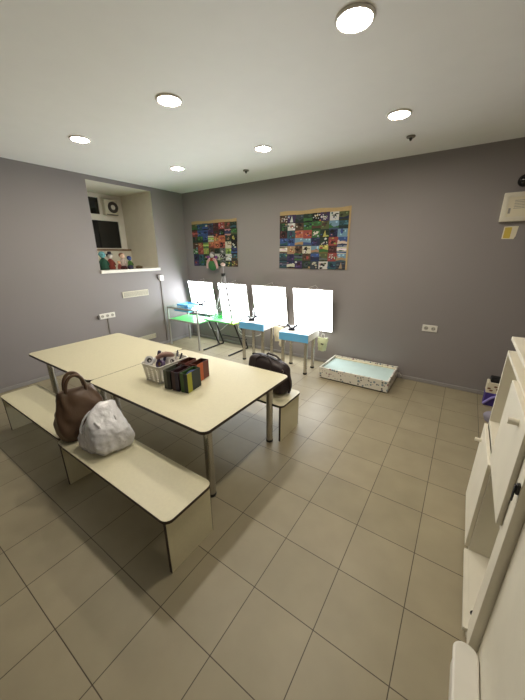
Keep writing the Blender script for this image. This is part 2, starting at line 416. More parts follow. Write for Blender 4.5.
bm = B(); tube(bm, [(-.086, -.03, .275), (-.03, -.042, .283), (.03, -.042, .283), (.086, -.03, .275)], .004, 6); obj('seam', bm, M['tote'], tb, True)
# white plastic bag
wb = thing('plastic_bag', 'crumpled white plastic carrier bag standing on the nearest bench', 'bag', (-1.735, .772, .3365), RAD(-4))
bm = facet_blob(.185, .165, .125, 9, 11, 14, 5, .70, [((1, -.1, .22), .74), ((-1, 0, .1), .78), ((0, -1, .22), .74), ((.1, 1, .1), .8), ((.45, -.15, 1), .80), ((.6, -.7, .5), .86)])
for v in bm.verts:
    if v.co.z > .12:                     # gathered mouth pulled into a peak on the left
        f = (v.co.z-.12)/.1; g = max(0, 1-abs(v.co.x+.05)/.12); v.co.z += .03*f*g; v.co.x -= .012*f
    if v.co.z > .01:
        q = v.co; k = abs(noise.noise(Vector((q.x*16, q.y*16, q.z*9+3))))*.016+abs(noise.noise(Vector((q.x*34+7, q.y*30, q.z*20))))*.007
        v.co -= Vector((q.x, q.y, 0)).normalized()*k
obj('body', bm, M['film'], wb, True)
bm = B()                                  # open rim of the bag mouth
pts = []
for k in range(36):
    a = 2*pi*k/36
    pts.append((-.062+.045*cos(a)+.006*noise.noise(Vector((k*.9, 1, 0))), -.012+.105*sin(a), .186-.075*abs(sin(a))**2-.02*cos(a)+.006*noise.noise(Vector((k*.7, 0, 5)))))
tube(bm, pts, .006, 8, closed=True); obj('mouth_rim', bm, M['film'], wb, True)
bm = B(); tube(bm, [(-.05, -.085, .135), (-.035, -.05, .162), (-.02, -.01, .172), (-.01, .03, .168)], [.004, .010, .009, .003], 8); obj('contents', bm, colmat('purple_cloth', 72, 52, 92, .8), wb, True)
for s_ in (-1, 1):
    bm = B(); tube(bm, [(.0, s_*.045, .155), (.03, s_*.06, .188), (.06, s_*.055, .178), (.085, s_*.04, .13)], [.010, .008, .008, .010], 8)
    obj('handle', bm, M['film'], wb, True)
# dark briefcase on the far bench
db = thing('briefcase', 'dark brown soft leather briefcase standing on the far bench', 'bag', (-1.325, 2.055, .3365), RAD(-12))
bm = B(); bmesh.ops.create_cube(bm, size=1)
bmesh.ops.subdivide_edges(bm, edges=bm.edges[:], cuts=18, use_grid_fill=True)
for v in bm.verts:
    p = v.co*2; q = (abs(p.x)**7+abs(p.y)**5+abs(p.z)**6)**(1/6); p = p/max(q, 1e-3)*1.0
    tz = (p.z+1)/2
    x, y, z = p.x*.235*(1-.10*tz), p.y*(.096-.03*tz), tz*.285
    x += .005*noise.noise(Vector((y*20, z*14, 1))); y += .007*noise.noise(Vector((x*11, z*12, 4))); z += .004*noise.noise(Vector((x*9, y*20, 9)))*tz-.022*max(0, x/.2)*tz
    v.co = (x, y, max(z, .0))
obj('body', bm, M['dbag'], db, True)
bm = B(); tube(bm, [(-.2, 0, .275), (-.1, -.002, .287), (0, 0, .286), (.1, .002, .275), (.19, 0, .255)], .006, 8); obj('zipper', bm, M['black'], db, True)
for s in (-1, 1):
    bm = B(); tube(bm, [(-.1, s*.07, .2), (-.09, s*.06, .27), (-.05, s*.045, .3), (.05, s*.045, .296), (.09, s*.06, .262), (.1, s*.07, .19)], .009, 8); obj('handle', bm, M['dbag'], db, True)
bm = B(); tube(bm, [(.21, -.03, .22), (.235, -.02, .19), (.25, 0, .12), (.245, .01, .05), (.238, .0, .02)], .011, 8); obj('shoulder_strap', bm, M['dbag'], db, True)
bm = B(); tube(bm, [(.205+.012*cos(a), -.045, .222+.012*sin(a)) for a in [2*pi*k/12 for k in range(12)]], .003, 6, closed=True); obj('buckle_ring', bm, M['brass'], db, True)
bm = B(); box(bm, -.17, .17, -.094, -.088, .04, .15); obj('front_pocket', bm, M['dbag'], db, bevel=.004)

# ------------------------------------------------------------------ pen basket and pencil cups
TZ = .5735
bk = thing('pen_basket', 'white perforated plastic basket of pens and tape on the nearer table', 'basket', (-1.835, 1.35, TZ), RAD(2))
HX, HY, BH = .103, .145, .14
bm = B()
prism(bm, rrect(-HX+.018, HX-.018, -HY+.018, HY-.018, .015), 0.0, .003)
def wallstrip(fx):                       # perforated wall: bars and rails following the tapered outline
    o0, o1 = rrect(-HX+.016, HX-.016, -HY+.016, HY-.016, .016, 3), rrect(-HX, HX, -HY, HY, .022, 3)
    def P(o0_, o1_, t, z): return (o0_[0]*(1-t)+o1_[0]*t, o0_[1]*(1-t)+o1_[1]*t, z)
    zs = [0, .016, .026, .034, .044, .052, .062, .070, .080, .088, .098, .106, .116, BH]
    per = []
    n = len(o0)
    for k in range(n):                   # subdivide the long sides
        a0, b0, a1, b1 = o0[k], o0[(k+1) % n], o1[k], o1[(k+1) % n]
        L = math.dist(a1, b1); m = max(1, int(L/.0105))
        for j in range(m):
            f = j/m; per.append(((a0[0]+(b0[0]-a0[0])*f, a0[1]+(b0[1]-a0[1])*f), (a1[0]+(b1[0]-a1[0])*f, a1[1]+(b1[1]-a1[1])*f)))
    N = len(per); rows = [[bm.verts.new(P(per[k][0], per[k][1], z/BH, z)) for k in range(N)] for z in zs]
    for i in range(len(zs)-1):
        for k in range(N):
            if i % 2 == 1 and k % 5 in (0, 1) and 0 < i < len(zs)-2: continue
            bm.faces.new((rows[i][k], rows[i][(k+1) % N], rows[i+1][(k+1) % N], rows[i+1][k]))
wallstrip(1)
o = obj('shell', bm, M['white'], bk); sm = o.modifiers.new('thickness', 'SOLIDIFY'); sm.thickness = .002
bm = B(); tube(bm, [(x, y, BH) for x, y in rrect(-HX-.002, HX+.002, -HY-.002, HY+.002, .024, 4)], .004, 8, closed=True); obj('rim', bm, M['white'], bk, True)

def cup(x, y, wx, wy, rz, cols, label, h=.142):
    t = thing('pencil_cup', label, 'pencil cup', (x, y, TZ), rz, 'painted pencil cups')
    names = ('front_side', 'right_side', 'back_side', 'left_side')
    th = .004
    segs = [(-wx, wx, -wy, -wy+th), (wx-th, wx, -wy+th, wy-th), (-wx, wx, wy-th, wy), (-wx, -wx+th, -wy+th, wy-th)]
    for nm, (a, b_, c, d), cl in zip(names, segs, cols):
        bm = B()
        if len(cl) == 1: box(bm, a, b_, c, d, 0, h); ms = [colmat('card_'+nm, *cl[0])]
        else:
            ms = [colmat('card_'+nm, *q) for q in cl]; n = len(cl)
            for i in range(n):
                if b_-a > d-c: box(bm, a+(b_-a)*i/n, a+(b_-a)*(i+1)/n, c, d, 0, h, i)
                else: box(bm, a, b_, c+(d-c)*i/n, c+(d-c)*(i+1)/n, 0, h, i)
        obj(nm, bm, ms, t)
    bm = B(); box(bm, -wx+th, wx-th, -wy+th, wy-th, 0, .004); obj('bottom', bm, colmat('card_bottom', 60, 40, 30), t)
    return t
G = dict(gg=(80, 84, 70), dk=(22, 22, 20), mar=(58, 30, 36), pur=(38, 26, 54), grn=(54, 88, 34), lime=(160, 160, 40), teal=(14, 32, 34), org=(186, 88, 36), red=(104, 42, 24), brn=(72, 36, 22), blu=(50, 66, 110))
cr_ = RAD(9)
cup(-1.648, 1.272, .030, .070, cr_, [[G['gg'], G['dk']], [G['dk']], [G['brn']], [G['gg']]], 'grey green and black pencil cup beside the white basket')
cup(-1.576, 1.284, .031, .070, cr_, [[G['mar'], G['pur']], [G['mar']], [G['brn']], [G['mar']]], 'maroon and purple pencil cup in the middle of the front row')
cup(-1.502, 1.302, .031, .075, cr_, [[G['grn'], G['teal']], [G['lime'], G['teal'], G['teal']], [G['grn']], [G['grn']]], 'green and lime striped pencil cup at the front right corner')
cup(-1.676, 1.432, .034, .068, cr_, [[G['brn']], [G['red']], [G['brn']], [G['brn']]], 'brown pencil cup in the rear row touching the basket')
cup(-1.578, 1.462, .036, .072, cr_, [[G['red']], [G['org'], G['red']], [G['brn']], [G['brn']]], 'orange red pencil cup at the rear right of the cluster')
tag(obj('folded_cloth', facet_blob(.022, .05, .02, 8, 3, 12, 3), colmat('blue_cloth', 52, 70, 116, .8), None, True, loc=(-1.502, 1.305, TZ+.10)), 'crumpled blue cloth stuffed in the lime striped cup', 'cloth')

def inb(x, y, z): return (bk.location.x+x, bk.location.y+y, TZ+z)
def pen(p0, p1, r, c, label, capc=None):
    t = thing('marker_pen', label, 'pen', inb(*p0), 0, 'markers in the pen basket')
    d = Vector(p1)-Vector(p0)
    bm = B(); cyl(bm, (0,0,0), d*.72, r, 12); obj('barrel', bm, colmat('pen_barrel', *c), t, True)
    bm = B(); tube(bm, [d*.72, d*.97, d], [r*1.12, r*1.05, r*.6], 12); obj('cap', bm, colmat('pen_cap', *(capc or c)), t, True)
pen((-.035, -.052, .06), (-.025, -.02, .215), .013, (30, 30, 62), 'dark navy marker standing upright in the basket corner')
pen((-.02, -.02, .06), (.0, .02, .195), .011, (40, 40, 80), 'blue marker leaning behind the dark navy one', (28, 28, 50))
pen((-.05, .0, .06), (-.06, .03, .183), .005, (200, 200, 206), 'thin pale marker leaning in the middle of the basket', (50, 50, 90))
pen((.03, .06, .06), (.045, .10, .185), .006, (220, 218, 214), 'white marker at the far end of the basket', (120, 120, 130))
pen((.05, .07, .06), (.07, .115, .175), .006, (40, 40, 46), 'black marker at the far end of the basket')
pen((.0, .09, .06), (.01, .125, .185), .006, (150, 150, 160), 'grey marker at the far end of the basket', (60, 60, 70))
def roll(p, r, wd, ax, c1, c2, label, name='tape_roll', cat='tape'):
    t = thing(name, label, cat, inb(*p), ax[2]); t.rotation_euler = ax
    bm = B(); prof = [(r*.55, -wd), (r, -wd), (r, wd), (r*.55, wd)]
    rings = [[bm.verts.new((a*cos(2*pi*k/24), a*sin(2*pi*k/24), z)) for k in range(24)] for a, z in prof]
    for a, b_ in zip(rings, rings[1:]+rings[:1]):
        for k in range(24): bm.faces.new((a[k], a[(k+1) % 24], b_[(k+1) % 24], b_[k]))
    obj('tape', bm, colmat('tape_outer', *c1), t, True)
    bm = B(); tube(bm, [(r*.54*cos(2*pi*k/24), r*.54*sin(2*pi*k/24), 0) for k in range(24)], wd*.6, 6, closed=True); obj('core', bm, colmat('tape_core', *c2), t, True)
roll((-.055, -.095, .15), .034, .018, (RAD(60), 0, RAD(40)), (214, 212, 214), (40, 40, 50), 'white tape roll tilted at the near left corner of the basket')
roll((.045, -.075, .135), .032, .016, (RAD(70), 0, RAD(10)), (78, 60, 92), (150, 120, 90), 'purple tape roll standing at the near right corner of the basket')
roll((.06, .015, .135), .030, .016, (RAD(75), 0, RAD(70)), (226, 220, 214), (60, 46, 52), 'pale tape roll on its side against the pencil cups')
bm = B(); tube(bm, [(-.03, -.06, .0), (-.012, -.03, .016), (.012, .0, .024), (.03, .03, .016), (.036, .055, .004)], [.014, .02, .021, .02, .012], 12)
tag(obj('cloth_pouch', bm, colmat('glue_brown', 156, 124, 110), None, True, loc=inb(.015, -.005, .168)), 'brownish pink cloth pouch curled over the tape rolls', 'pouch')
tag(obj('crumpled_paper', facet_blob(.05, .05, .05, 12, 8, 12, 3), colmat('paper_white', 216, 210, 206, .7), None, True, loc=inb(-.045, .075, .07)), 'crumpled white paper at the far end of the pen basket', 'paper')

# ------------------------------------------------------------------ LED panels hung on the back wall
def led_panel(xc, label, wd=.585):
    t = thing('light_panel', label, 'light panel', (xc, 3.752, .462), 0, 'glowing light panels on the back wall')
    t.rotation_euler = (RAD(9.5), 0, 0)
    h = .588; e = .008; hw = wd/2
    bm = B(); box(bm, -hw, hw, -.011, 0, 0, h); obj('backing', bm, M['white'], t)
    bm = B()
    for a in ((-hw, hw, -.0135, -.011, 0, e), (-hw, hw, -.0135, -.011, h-e, h), (-hw, -hw+e, -.0135, -.011, e, h-e), (hw-e, hw, -.0135, -.011, e, h-e)): box(bm, *a)
    obj('rim', bm, M['white'], t)
    bm = B(); v = [bm.verts.new(p) for p in ((-hw+e, -.0125, e), (hw-e, -.0125, e), (hw-e, -.0125, h-e), (-hw+e, -.0125, h-e))]; bm.faces.new(v)
    box(bm, -hw+e, hw-e, -.0124, -.0112, e, h-e, 1)
    obj('diffuser', bm, [M['led'], M['white']], t)
    bm = B(); tube(bm, [(-.1, .004, h-.01), (0, .102, h+.02), (.1, .004, h-.01)], .0018, 6); obj('hanging_cord', bm, M['wire'], t)
    bm = B(); cyl(bm, (0, .095, h+.021), (0, .107, h+.02), .005, 8); obj('nail', bm, M['greyleg'], t)
led_panel(-3.765, 'glowing white light panel beside the left room corner')
led_panel(-3.06, 'glowing white light panel behind the white tripod')
led_panel(-2.365, 'glowing white light panel behind the blue table with the clear bottle')
led_panel(-1.67, 'glowing white light panel on the right end, nearest the low sand box', .58)

# ------------------------------------------------------------------ posters
K = dict(dg=(34, 60, 44), gr=(52, 120, 48), ol=(92, 104, 52), te=(30, 92, 106), bl=(30, 84, 160), nv=(30, 38, 84), lb=(108, 160, 190), pu=(70, 44, 100), ma=(80, 30, 34), rd=(172, 56, 44),
         orr=(208, 104, 36), ye=(206, 192, 48), cr=(222, 212, 178), bk=(20, 20, 22), gy=(104, 112, 108), br=(92, 64, 40), tn=(186, 148, 92), pk=(206, 140, 140), wh=(224, 222, 214), li=(150, 186, 52), sl=(56, 70, 84))
def poster(name, x0, x1, z0, z1, grid, strip, label, seed, margin_r=0):
    t = thing(name, label, 'poster', ((x0+x1)/2, DB, z0)); W, Hh = x1-x0, z1-z0; rnd = random.Random(seed)
    bm = B()
    n = 24                                      # slightly wavy paper sheet
    top = [(x0+W*k/n, z1+.006*sin(k*.7)) for k in range(n+1)]
    fr_, bk_ = [], []
    for k in range(n+1):
        x = -W/2-.004+(W+.008+margin_r)*k/n; yb = -.004-.002*(1+sin(k*1.1))
        fr_.append((bm.verts.new((x, yb-.0015, -.004+.003*sin(k*.9))), bm.verts.new((x, yb-.0015, Hh+strip+.006*sin(k*.55)))))
        bk_.append((bm.verts.new((x, yb, -.004+.003*sin(k*.9))), bm.verts.new((x, yb, Hh+strip+.006*sin(k*.55)))))
    for k in range(n):
        bm.faces.new((fr_[k][0], fr_[k+1][0], fr_[k+1][1], fr_[k][1])); bm.faces.new((bk_[k][0], bk_[k][1], bk_[k+1][1], bk_[k+1][0]))
        bm.faces.new((fr_[k][0], bk_[k][0], bk_[k+1][0], fr_[k+1][0])); bm.faces.new((fr_[k][1], fr_[k+1][1], bk_[k+1][1], bk_[k][1]))
    bm.faces.new((fr_[0][0], fr_[0][1], bk_[0][1], bk_[0][0])); bm.faces.new((fr_[n][0], bk_[n][0], bk_[n][1], fr_[n][1]))
    obj('backing_paper', bm, M['kraft'], t)
    bm = B(); lay = bm.loops.layers.float_color.new('Col')
    def mute(c):
        l = sum(c[:3])/3; return tuple(.72*(q*.72+l*.28) for q in c[:3])
    def poly(pts, y, c, j=.12):
        c = tuple(max(0, q*(1+rnd.uniform(-j, j))) for q in mute(rgb(*c)))
        f = bm.faces.new([bm.verts.new((x, y, z)) for x, z in pts])
        for l in f.loops: l[lay] = (*c, 1)
    def blob(cx, cz, rx, rz, y, c, n=9):
        poly([(cx+rx*cos(2*pi*k/n)*rnd.uniform(.7, 1.15), cz+rz*sin(2*pi*k/n)*rnd.uniform(.7, 1.15)) for k in range(n)], y, c)
    R_ = len(grid); rh = Hh/R_
    for r, row in enumerate(grid):
        cells = row; cw = W/len(cells)
        for k, cell in enumerate(cells):
            a, b_, kind = cell
            ax, bx = -W/2+cw*k-.003, -W/2+cw*(k+1)+.003; bz, az = Hh-rh*(r+1)-.003, Hh-rh*r+.003
            jx, jz = rnd.uniform(-.004, .004), rnd.uniform(-.004, .004)
            ax += jx; bx += jx; az += jz; bz += jz; y = -.0105-.0004*((r+k) % 2)
            v8 = box(bm, ax, bx, y, y+.002, bz, az); c = (*mute(rgb(*a)), 1)
            for f in {f for v in v8 for f in v.link_faces}:
                for l in f.loops: l[lay] = c
            mx_, mz = (ax+bx)/2, (az+bz)/2; w_, h_ = bx-ax, az-bz; y2 = y-.0008; y3 = y-.0014
            dk = tuple(q*.6 for q in a); lt = tuple(min(255, q*1.3+15) for q in a)
            for _ in range(6):                    # loose brush marks over the ground colour
                px_, pz_ = rnd.uniform(ax+.012, bx-.012), rnd.uniform(bz+.01, az-.01)
                blob(px_, pz_, min(rnd.uniform(.008, .03), px_-ax, bx-px_), min(rnd.uniform(.006, .016), pz_-bz, az-pz_), y2+.0003-.00004*_, rnd.choice([dk, lt, b_, a, rnd.choice(list(K.values()))]), 7)
            if kind == 'h':                       # hills under a sky
                poly([(ax, bz), (bx, bz), (bx, bz+h_*rnd.uniform(.3, .6)), (mx_, bz+h_*rnd.uniform(.25, .6)), (ax, bz+h_*rnd.uniform(.3, .6))], y2, b_)
                poly([(ax, bz), (bx, bz), (bx, bz+h_*.15), (mx_, bz+h_*.22), (ax, bz+h_*.12)], y3, dk)
                blob(ax+w_*.75, az-h_*.2, w_*.12, h_*.1, y2, lt)
            elif kind == 'b':                     # blot with smaller spots
                ox, oz = rnd.uniform(-.15, .15)*w_, rnd.uniform(-.15, .15)*h_; blob(mx_+ox, mz+oz, w_*rnd.uniform(.15, .33), h_*rnd.uniform(.15, .33), y2, b_, rnd.randint(5, 8)); blob(mx_-ox, mz+oz+h_*.08, w_*.13, h_*.1, y3, dk, 6); blob(mx_+ox*2, mz-oz-h_*.1, w_*.1, h_*.1, y3, lt, 5)
            elif kind == 't':                     # tree
                poly([(mx_-w_*.2, bz+h_*.1), (mx_+w_*.2, bz+h_*.1), (mx_+w_*.03, az-h_*.1)], y2, b_)
                poly([(ax, bz), (bx, bz), (bx, bz+h_*.14), (ax, bz+h_*.1)], y2, dk)
            elif kind == 's':                     # specks
                for _ in range(8): blob(rnd.uniform(ax+.015, bx-.015), rnd.uniform(bz+.015, az-.015), .008, .008, y2, b_, 6)
            else:                                 # bands
                n_ = 3
                for q in range(n_):
                    zq = bz+h_*(q+.35)/n_
                    poly([(ax, zq), (bx, zq+h_*rnd.uniform(-.06, .06)), (bx, zq+h_*.13), (ax, zq+h_*.16)], y2, b_ if q % 2 == 0 else lt)
    obj('patchwork_pictures', bm, M['attr'], t)
    return t
def cells(s): 
    out = []
    for tok in s.split():
        a, b_, k = tok.split(','); out.append((K[a], K[b_], k))
    return out
RG = [cells(s) for s in (
    'br,wh,s pu,wh,t sl,dg,h dg,gr,h bk,wh,s pu,wh,s wh,bk,b ol,nv,h',
    'dg,gr,b wh,rd,b br,bk,b gr,dg,b gr,br,h ol,br,b lb,gr,h te,dg,h',
    'ma,bk,b te,pu,b orr,rd,b rd,orr,b gr,wh,b dg,ye,t nv,bk,b lb,bl,b',
    'bl,te,h bl,nv,b lb,tn,h lb,bl,h nv,pu,b dg,wh,s rd,ma,b bl,cr,h',
    'cr,ma,x tn,orr,b br,bk,b cr,bk,b lb,tn,h ye,gr,h ma,br,b cr,bl,x',
    'te,sl,h pu,nv,b sl,gr,x br,rd,b bl,nv,h ol,gy,h rd,wh,s lb,tn,h',
    'sl,te,x nv,cr,h pu,ma,b dg,sl,b sl,cr,s wh,bk,b te,nv,b sl,tn,t')]
LG = [cells(s) for s in (
    'ol,gr,h te,bl,b te,bl,h sl,pu,b ma,br,s rd,wh,s br,rd,b dg,te,h',
    'rd,br,x bl,te,b bl,nv,b pu,ma,b ma,dg,b bk,gr,b nv,pk,x gr,ol,h',
    'dg,br,b gr,dg,h bl,nv,h li,wh,x orr,ye,b orr,rd,b dg,tn,b bk,ye,b',
    'br,ma,b rd,ye,s li,gr,x orr,rd,h orr,br,b rd,bk,b cr,tn,b bk,wh,b',
    'gr,wh,s rd,orr,b li,ye,t br,dg,b dg,bk,b gy,wh,b li,gr,b nv,bl,h',
    'nv,bk,b te,dg,b dg,gr,h pu,wh,s wh,gy,b bk,wh,s wh,bk,s te,br,h',
    'pu,rd,b te,gr,b gr,dg,h pu,pk,b gr,te,h gy,bk,b dg,ye,b br,ye,b')]
poster('patchwork_poster', -2.245, -1.288, 1.292, 1.972, RG, .05, 'patchwork poster of small paintings on the right, landscape and sea colours', 21, .02)
poster('patchwork_poster', -3.975, -3.012, 1.295, 1.95, LG, .045, 'patchwork poster of small paintings on the left behind the hanging doll', 33)

# hanging doll with a round green skirt on the left poster
dl = thing('hanging_doll', 'handmade doll with green round skirt and pink sleeves hung at poster bottom', 'doll', (-3.49, 3.70, 1.22))
bm = B(); ball(bm, (0, 0, .09), .085, 3, (1, .55, 1)); obj('skirt', bm, colmat('green_felt', 62, 110, 66, .9), dl, True)
bm = B(); ball(bm, (0, 0, .17), .05, 2, (1, .6, .8)); obj('bodice', bm, colmat('rust_felt', 130, 62, 40, .9), dl, True)
bm = B(); ball(bm, (0, -.005, .245), .04, 3, (1, .7, 1)); obj('head', bm, colmat('pale_felt', 196, 190, 186, .9), dl, True)
bm = B(); ball(bm, (0, .006, .268), .046, 2, (1.05, .7, .7)); obj('hair', bm, colmat('grey_wool', 120, 116, 118, .95), dl, True)
for s in (-1, 1):
    bm = B(); tube(bm, [(s*.04, -.01, .19), (s*.085, -.012, .15), (s*.105, -.01, .09), (s*.11, -.008, .04)], [.022, .024, .022, .016], 10); obj('sleeve', bm, colmat('pink_felt', 206, 160, 158, .9), dl, True)
    bm = B(); ball(bm, (s*.085, 0, .215), .03, 2, (1, .6, .8)); obj('bow', bm, colmat('purple_felt', 120, 66, 130, .9), dl, True)

# ------------------------------------------------------------------ furniture under the panels
def glow_table(xc, yc, rz, label, wd=.40, dp=.40, z0=.455, z1=.538):
    t = thing('small_table', label, 'table', (xc, yc, 0), rz, 'small tables with blue fronts')
    hw, hd = wd/2, dp/2
    bm = B(); box(bm, -hw, hw, -hd+.012, hd, z0, z1-.012); obj('box', bm, M['white'], t, bevel=.004)
    bm = B(); box(bm, -hw-.004, hw+.004, -hd+.010, hd, z1-.012, z1); obj('table_top', bm, M['white'], t, bevel=.003)
    bm = B(); box(bm, -hw, hw, -hd, -hd+.0115, z0-.004, z1-.002); obj('front_panel', bm, M['blue'], t, bevel=.002)
    for sx in (-1, 1):
        for sy_ in (-1, 1):
            px, py = sx*(hw-.04), sy_*(hd-.07)-.02
            bm = B(); cyl(bm, (px, py, .02), (px, py, z0), .024, 18); lg = obj('leg', bm, M['chrome'], t, True)
            bm = B(); lathe(bm, [(0, 0), (.027, 0), (.027, .018), (.025, .022), (0, .022)], (px, py, 0), 18); obj('foot', bm, M['black'], lg, True)
    return t
glow_table(-1.69, 3.36, RAD(4), 'small chrome legged table with blue front, next to the low sand box', z0=.438)
glow_table(-2.37, 3.40, RAD(3), 'small chrome legged table with blue front, holding the clear bottle', z0=.485, z1=.578)

def clamp(x, y, z, rz, label):
    t = thing('spring_clamp', label, 'clamp', (x, y, z), rz, 'small dark clamps on the tables')
    bm = B(); box(bm, -.03, .03, -.018, .018, 0, .012); obj('base', bm, M['cdark'], t, bevel=.004)
    for s in (-1, 1):
        bm = B(); tube(bm, [(s*.012, 0, .008), (s*.022, 0, .03), (s*.045, .0, .045), (s*.055, 0, .036)], [.008, .009, .012, .006], 10); obj('jaw', bm, M['cdark'], t, True)
    bm = B(); cyl(bm, (0, -.014, .018), (0, .014, .018), .008, 12); obj('spring', bm, M['black'], t, True)
    t.scale = (1.5, 1.5, 1.5)
clamp(-1.77, 3.30, .539, .2, 'small dark clamp on the blue table beside the sand box')
clamp(-2.44, 3.33, .579, .4, 'small dark clamp on the blue table below the clear bottle')
clamp(-3.62, 3.50, .664, .9, 'small dark clamp on the glass topped desk')
bt = thing('clear_bottle', 'clear plastic bottle standing at the back of a blue fronted table', 'bottle', (-2.50, 3.50, .579))
bm = B(); lathe(bm, [(0, 0), (.032, 0), (.034, .01), (.034, .11), (.028, .13), (.013, .145), (.013, .16), (0, .16)], seg=24); obj('body', bm, M['bottle'], bt, True)
bm = B(); lathe(bm, [(0, .16), (.015, .16), (.015, .178), (0, .178)], seg=18); obj('cap', bm, M['white'], bt, True)
# flat pale sheet on each small table, painted stand-in for reflections
for (x, y, rz, lb) in ((-1.62, 3.42, .15, 'pale sheet standing in for reflections on the blue table beside the sand box'), (-2.30, 3.42, .3, 'pale sheet standing in for reflections on the blue table with the bottle')):
    bm = B(); box(bm, -.09, .09, -.06, .06, 0, .0015); tag(obj('reflection_sheet', bm, colmat('lilac_reflection', 222, 206, 216, .7), None, loc=(x, y, .5385 if x > -2 else .5785), rz=rz), lb, 'paper', 'painted reflections on the small tables')

# glass topped metal frame desk with green shelf
gd = thing('metal_desk', 'grey tube framed desk with glass top and green lower shelf in the corner', 'desk', (0, 0, 0))
X0, X1, Y0, Y1, ZT = -4.06, -3.372, 3.165, 3.60, .655
bm = B(); q = .012
for x in (X0, X1): box(bm, x-q, x+q, Y0-q, Y1+q, ZT-.024, ZT)
for y in (Y0, Y1): box(bm, X0+q, X1-q, y-q, y+q, ZT-.024, ZT)
obj('top_frame', bm, M['greyleg'], gd)
for x in (X0, X1):
    for y in (Y0, Y1): 
        bm = B(); box(bm, x-q, x+q, y-q, y+q, 0, ZT-.024); obj('leg', bm, M['greyleg'], gd)
bm = B(); box(bm, X0-.01, X1+.16, Y0-.01, Y1+.01, ZT+.0005, ZT+.0085); obj('glass_top', bm, M['glass'], gd)
bm = B(); box(bm, X0+q, X1-q, Y0+.0, Y1-.01, .432, .450); obj('green_shelf', bm, M['green'], gd)
bm = B(); box(bm, X0+q, X1-q, Y0-.012, Y0-.0005, .425, .452); obj('shelf_rail', bm, M['greyleg'], gd)
bm = B(); box(bm, -3.95, -3.60, 3.20, 3.55, .588, .630); obj('drawer', bm, M['blue'], gd, bevel=.004)
bt_ = thing('blue_tray', 'shallow blue tray lying on the glass topped corner desk', 'tray', (-3.82, 3.39, ZT+.009))
bm = B(); box(bm, -.13, .13, -.12, .12, 0, .006); obj('base', bm, M['blue'], bt_)
bm = B()
for a in ((-.13, .13, -.12, -.114), (-.13, .13, .114, .12), (-.13, -.124, -.114, .114), (.124, .13, -.114, .114)): box(bm, *a, .006, .03)
obj('rim', bm, M['blue'], bt_)

# sled legged green desk
sd = thing('school_desk', 'green topped school desk on black sled legs, under the white tripod', 'desk', (0, 0, 0))
bm = B(); prism(bm, rrect(-3.33, -2.80, 3.235, 3.60, .03), .495, .517); obj('desk_top', bm, M['green'], sd, bevel=.003)
for x in (-3.315, -2.79):
    bm = B(); tube(bm, [(x, 3.20, .012), (x, 3.68, .012)], .012, 8); tube(bm, [(x, 3.575, .012), (x+.01, 3.33, .495)], .012, 8); tube(bm, [(x, 3.68, .012), (x+.01, 3.47, .495)], .012, 8)
    obj('sled_leg', bm, M['blksteel'], sd, True)
bm = B(); cyl(bm, (-3.315, 3.66, .16), (-2.79, 3.66, .16), .009, 10); obj('cross_bar', bm, M['blksteel'], sd, True)
bm = B(); box(bm, -2.80, -2.72, 3.24, 3.46, .490, .512); obj('pencil_ledge', bm, M['lime'], sd, bevel=.004)
bm = B(); tube(bm, [(-2.745, 3.20, .555), (-2.745, 3.60, .555)], .008, 8); tube(bm, [(-2.745, 3.42, .512), (-2.745, 3.42, .555)], .007, 8); tube(bm, [(-2.745, 3.24, .512), (-2.745, 3.24, .555)], .007, 8); obj('side_rail', bm, M['greyleg'], sd, True)
# clear tray on the green desk
ct = thing('clear_tray', 'clear greenish plastic tray standing on the green desk by the tripod', 'tray', (-3.19, 3.49, .5175))
bm = B()
box(bm, -.12, .12, -.08, .08, 0, .004)
for a in ((-.12, .12, -.08, -.076, .004, .07), (-.12, .12, .076, .08, .004, .07), (-.12, -.116, -.076, .076, .004, .07), (.116, .12, -.076, .076, .004, .07)): box(bm, *a)
obj('shell', bm, glass('green_tint_acrylic', (.78, .93, .84, 1), .4), ct)

# white tripod
tp = thing('tripod', 'white camera tripod with black hub standing on the green desk', 'tripod', (-3.0, 3.40, .5175))
hub = Vector((0, 0, .675))
for a in (200, 320, 80):
    f = Vector((cos(RAD(a))*.2, sin(RAD(a))*.105, 0))
    if a == 200: f = Vector((-.19, -.04, 0))
    if a == 320: f = Vector((.17, -.03, 0))
    bm = B(); tube(bm, [hub+Vector((f.x*.1, f.y*.1, 0)), hub*.5+f*.55, f+Vector((0, 0, .008))], [.012, .0115, .009], 8); lg = obj('leg', bm, M['silver'], tp, True)
    bm = B(); ball(bm, f+Vector((0, 0, .0085)), .0085, 2); obj('rubber_foot', bm, M['black'], lg, True)
bm = B(); cyl(bm, (0, 0, .4), (0, 0, .80), .0075, 12); obj('centre_column', bm, M['silver'], tp, True)
bm = B(); cyl(bm, (0, 0, .652), (0, 0, .695), .032, 16); obj('hub', bm, M['black'], tp, True)
bm = B(); lathe(bm, [(0, .80), (.022, .80), (.034, .812), (.034, .83), (.016, .845), (0, .85)], seg=18); obj('head', bm, colmat('pinkish_plastic', 206, 178, 168), tp, True)

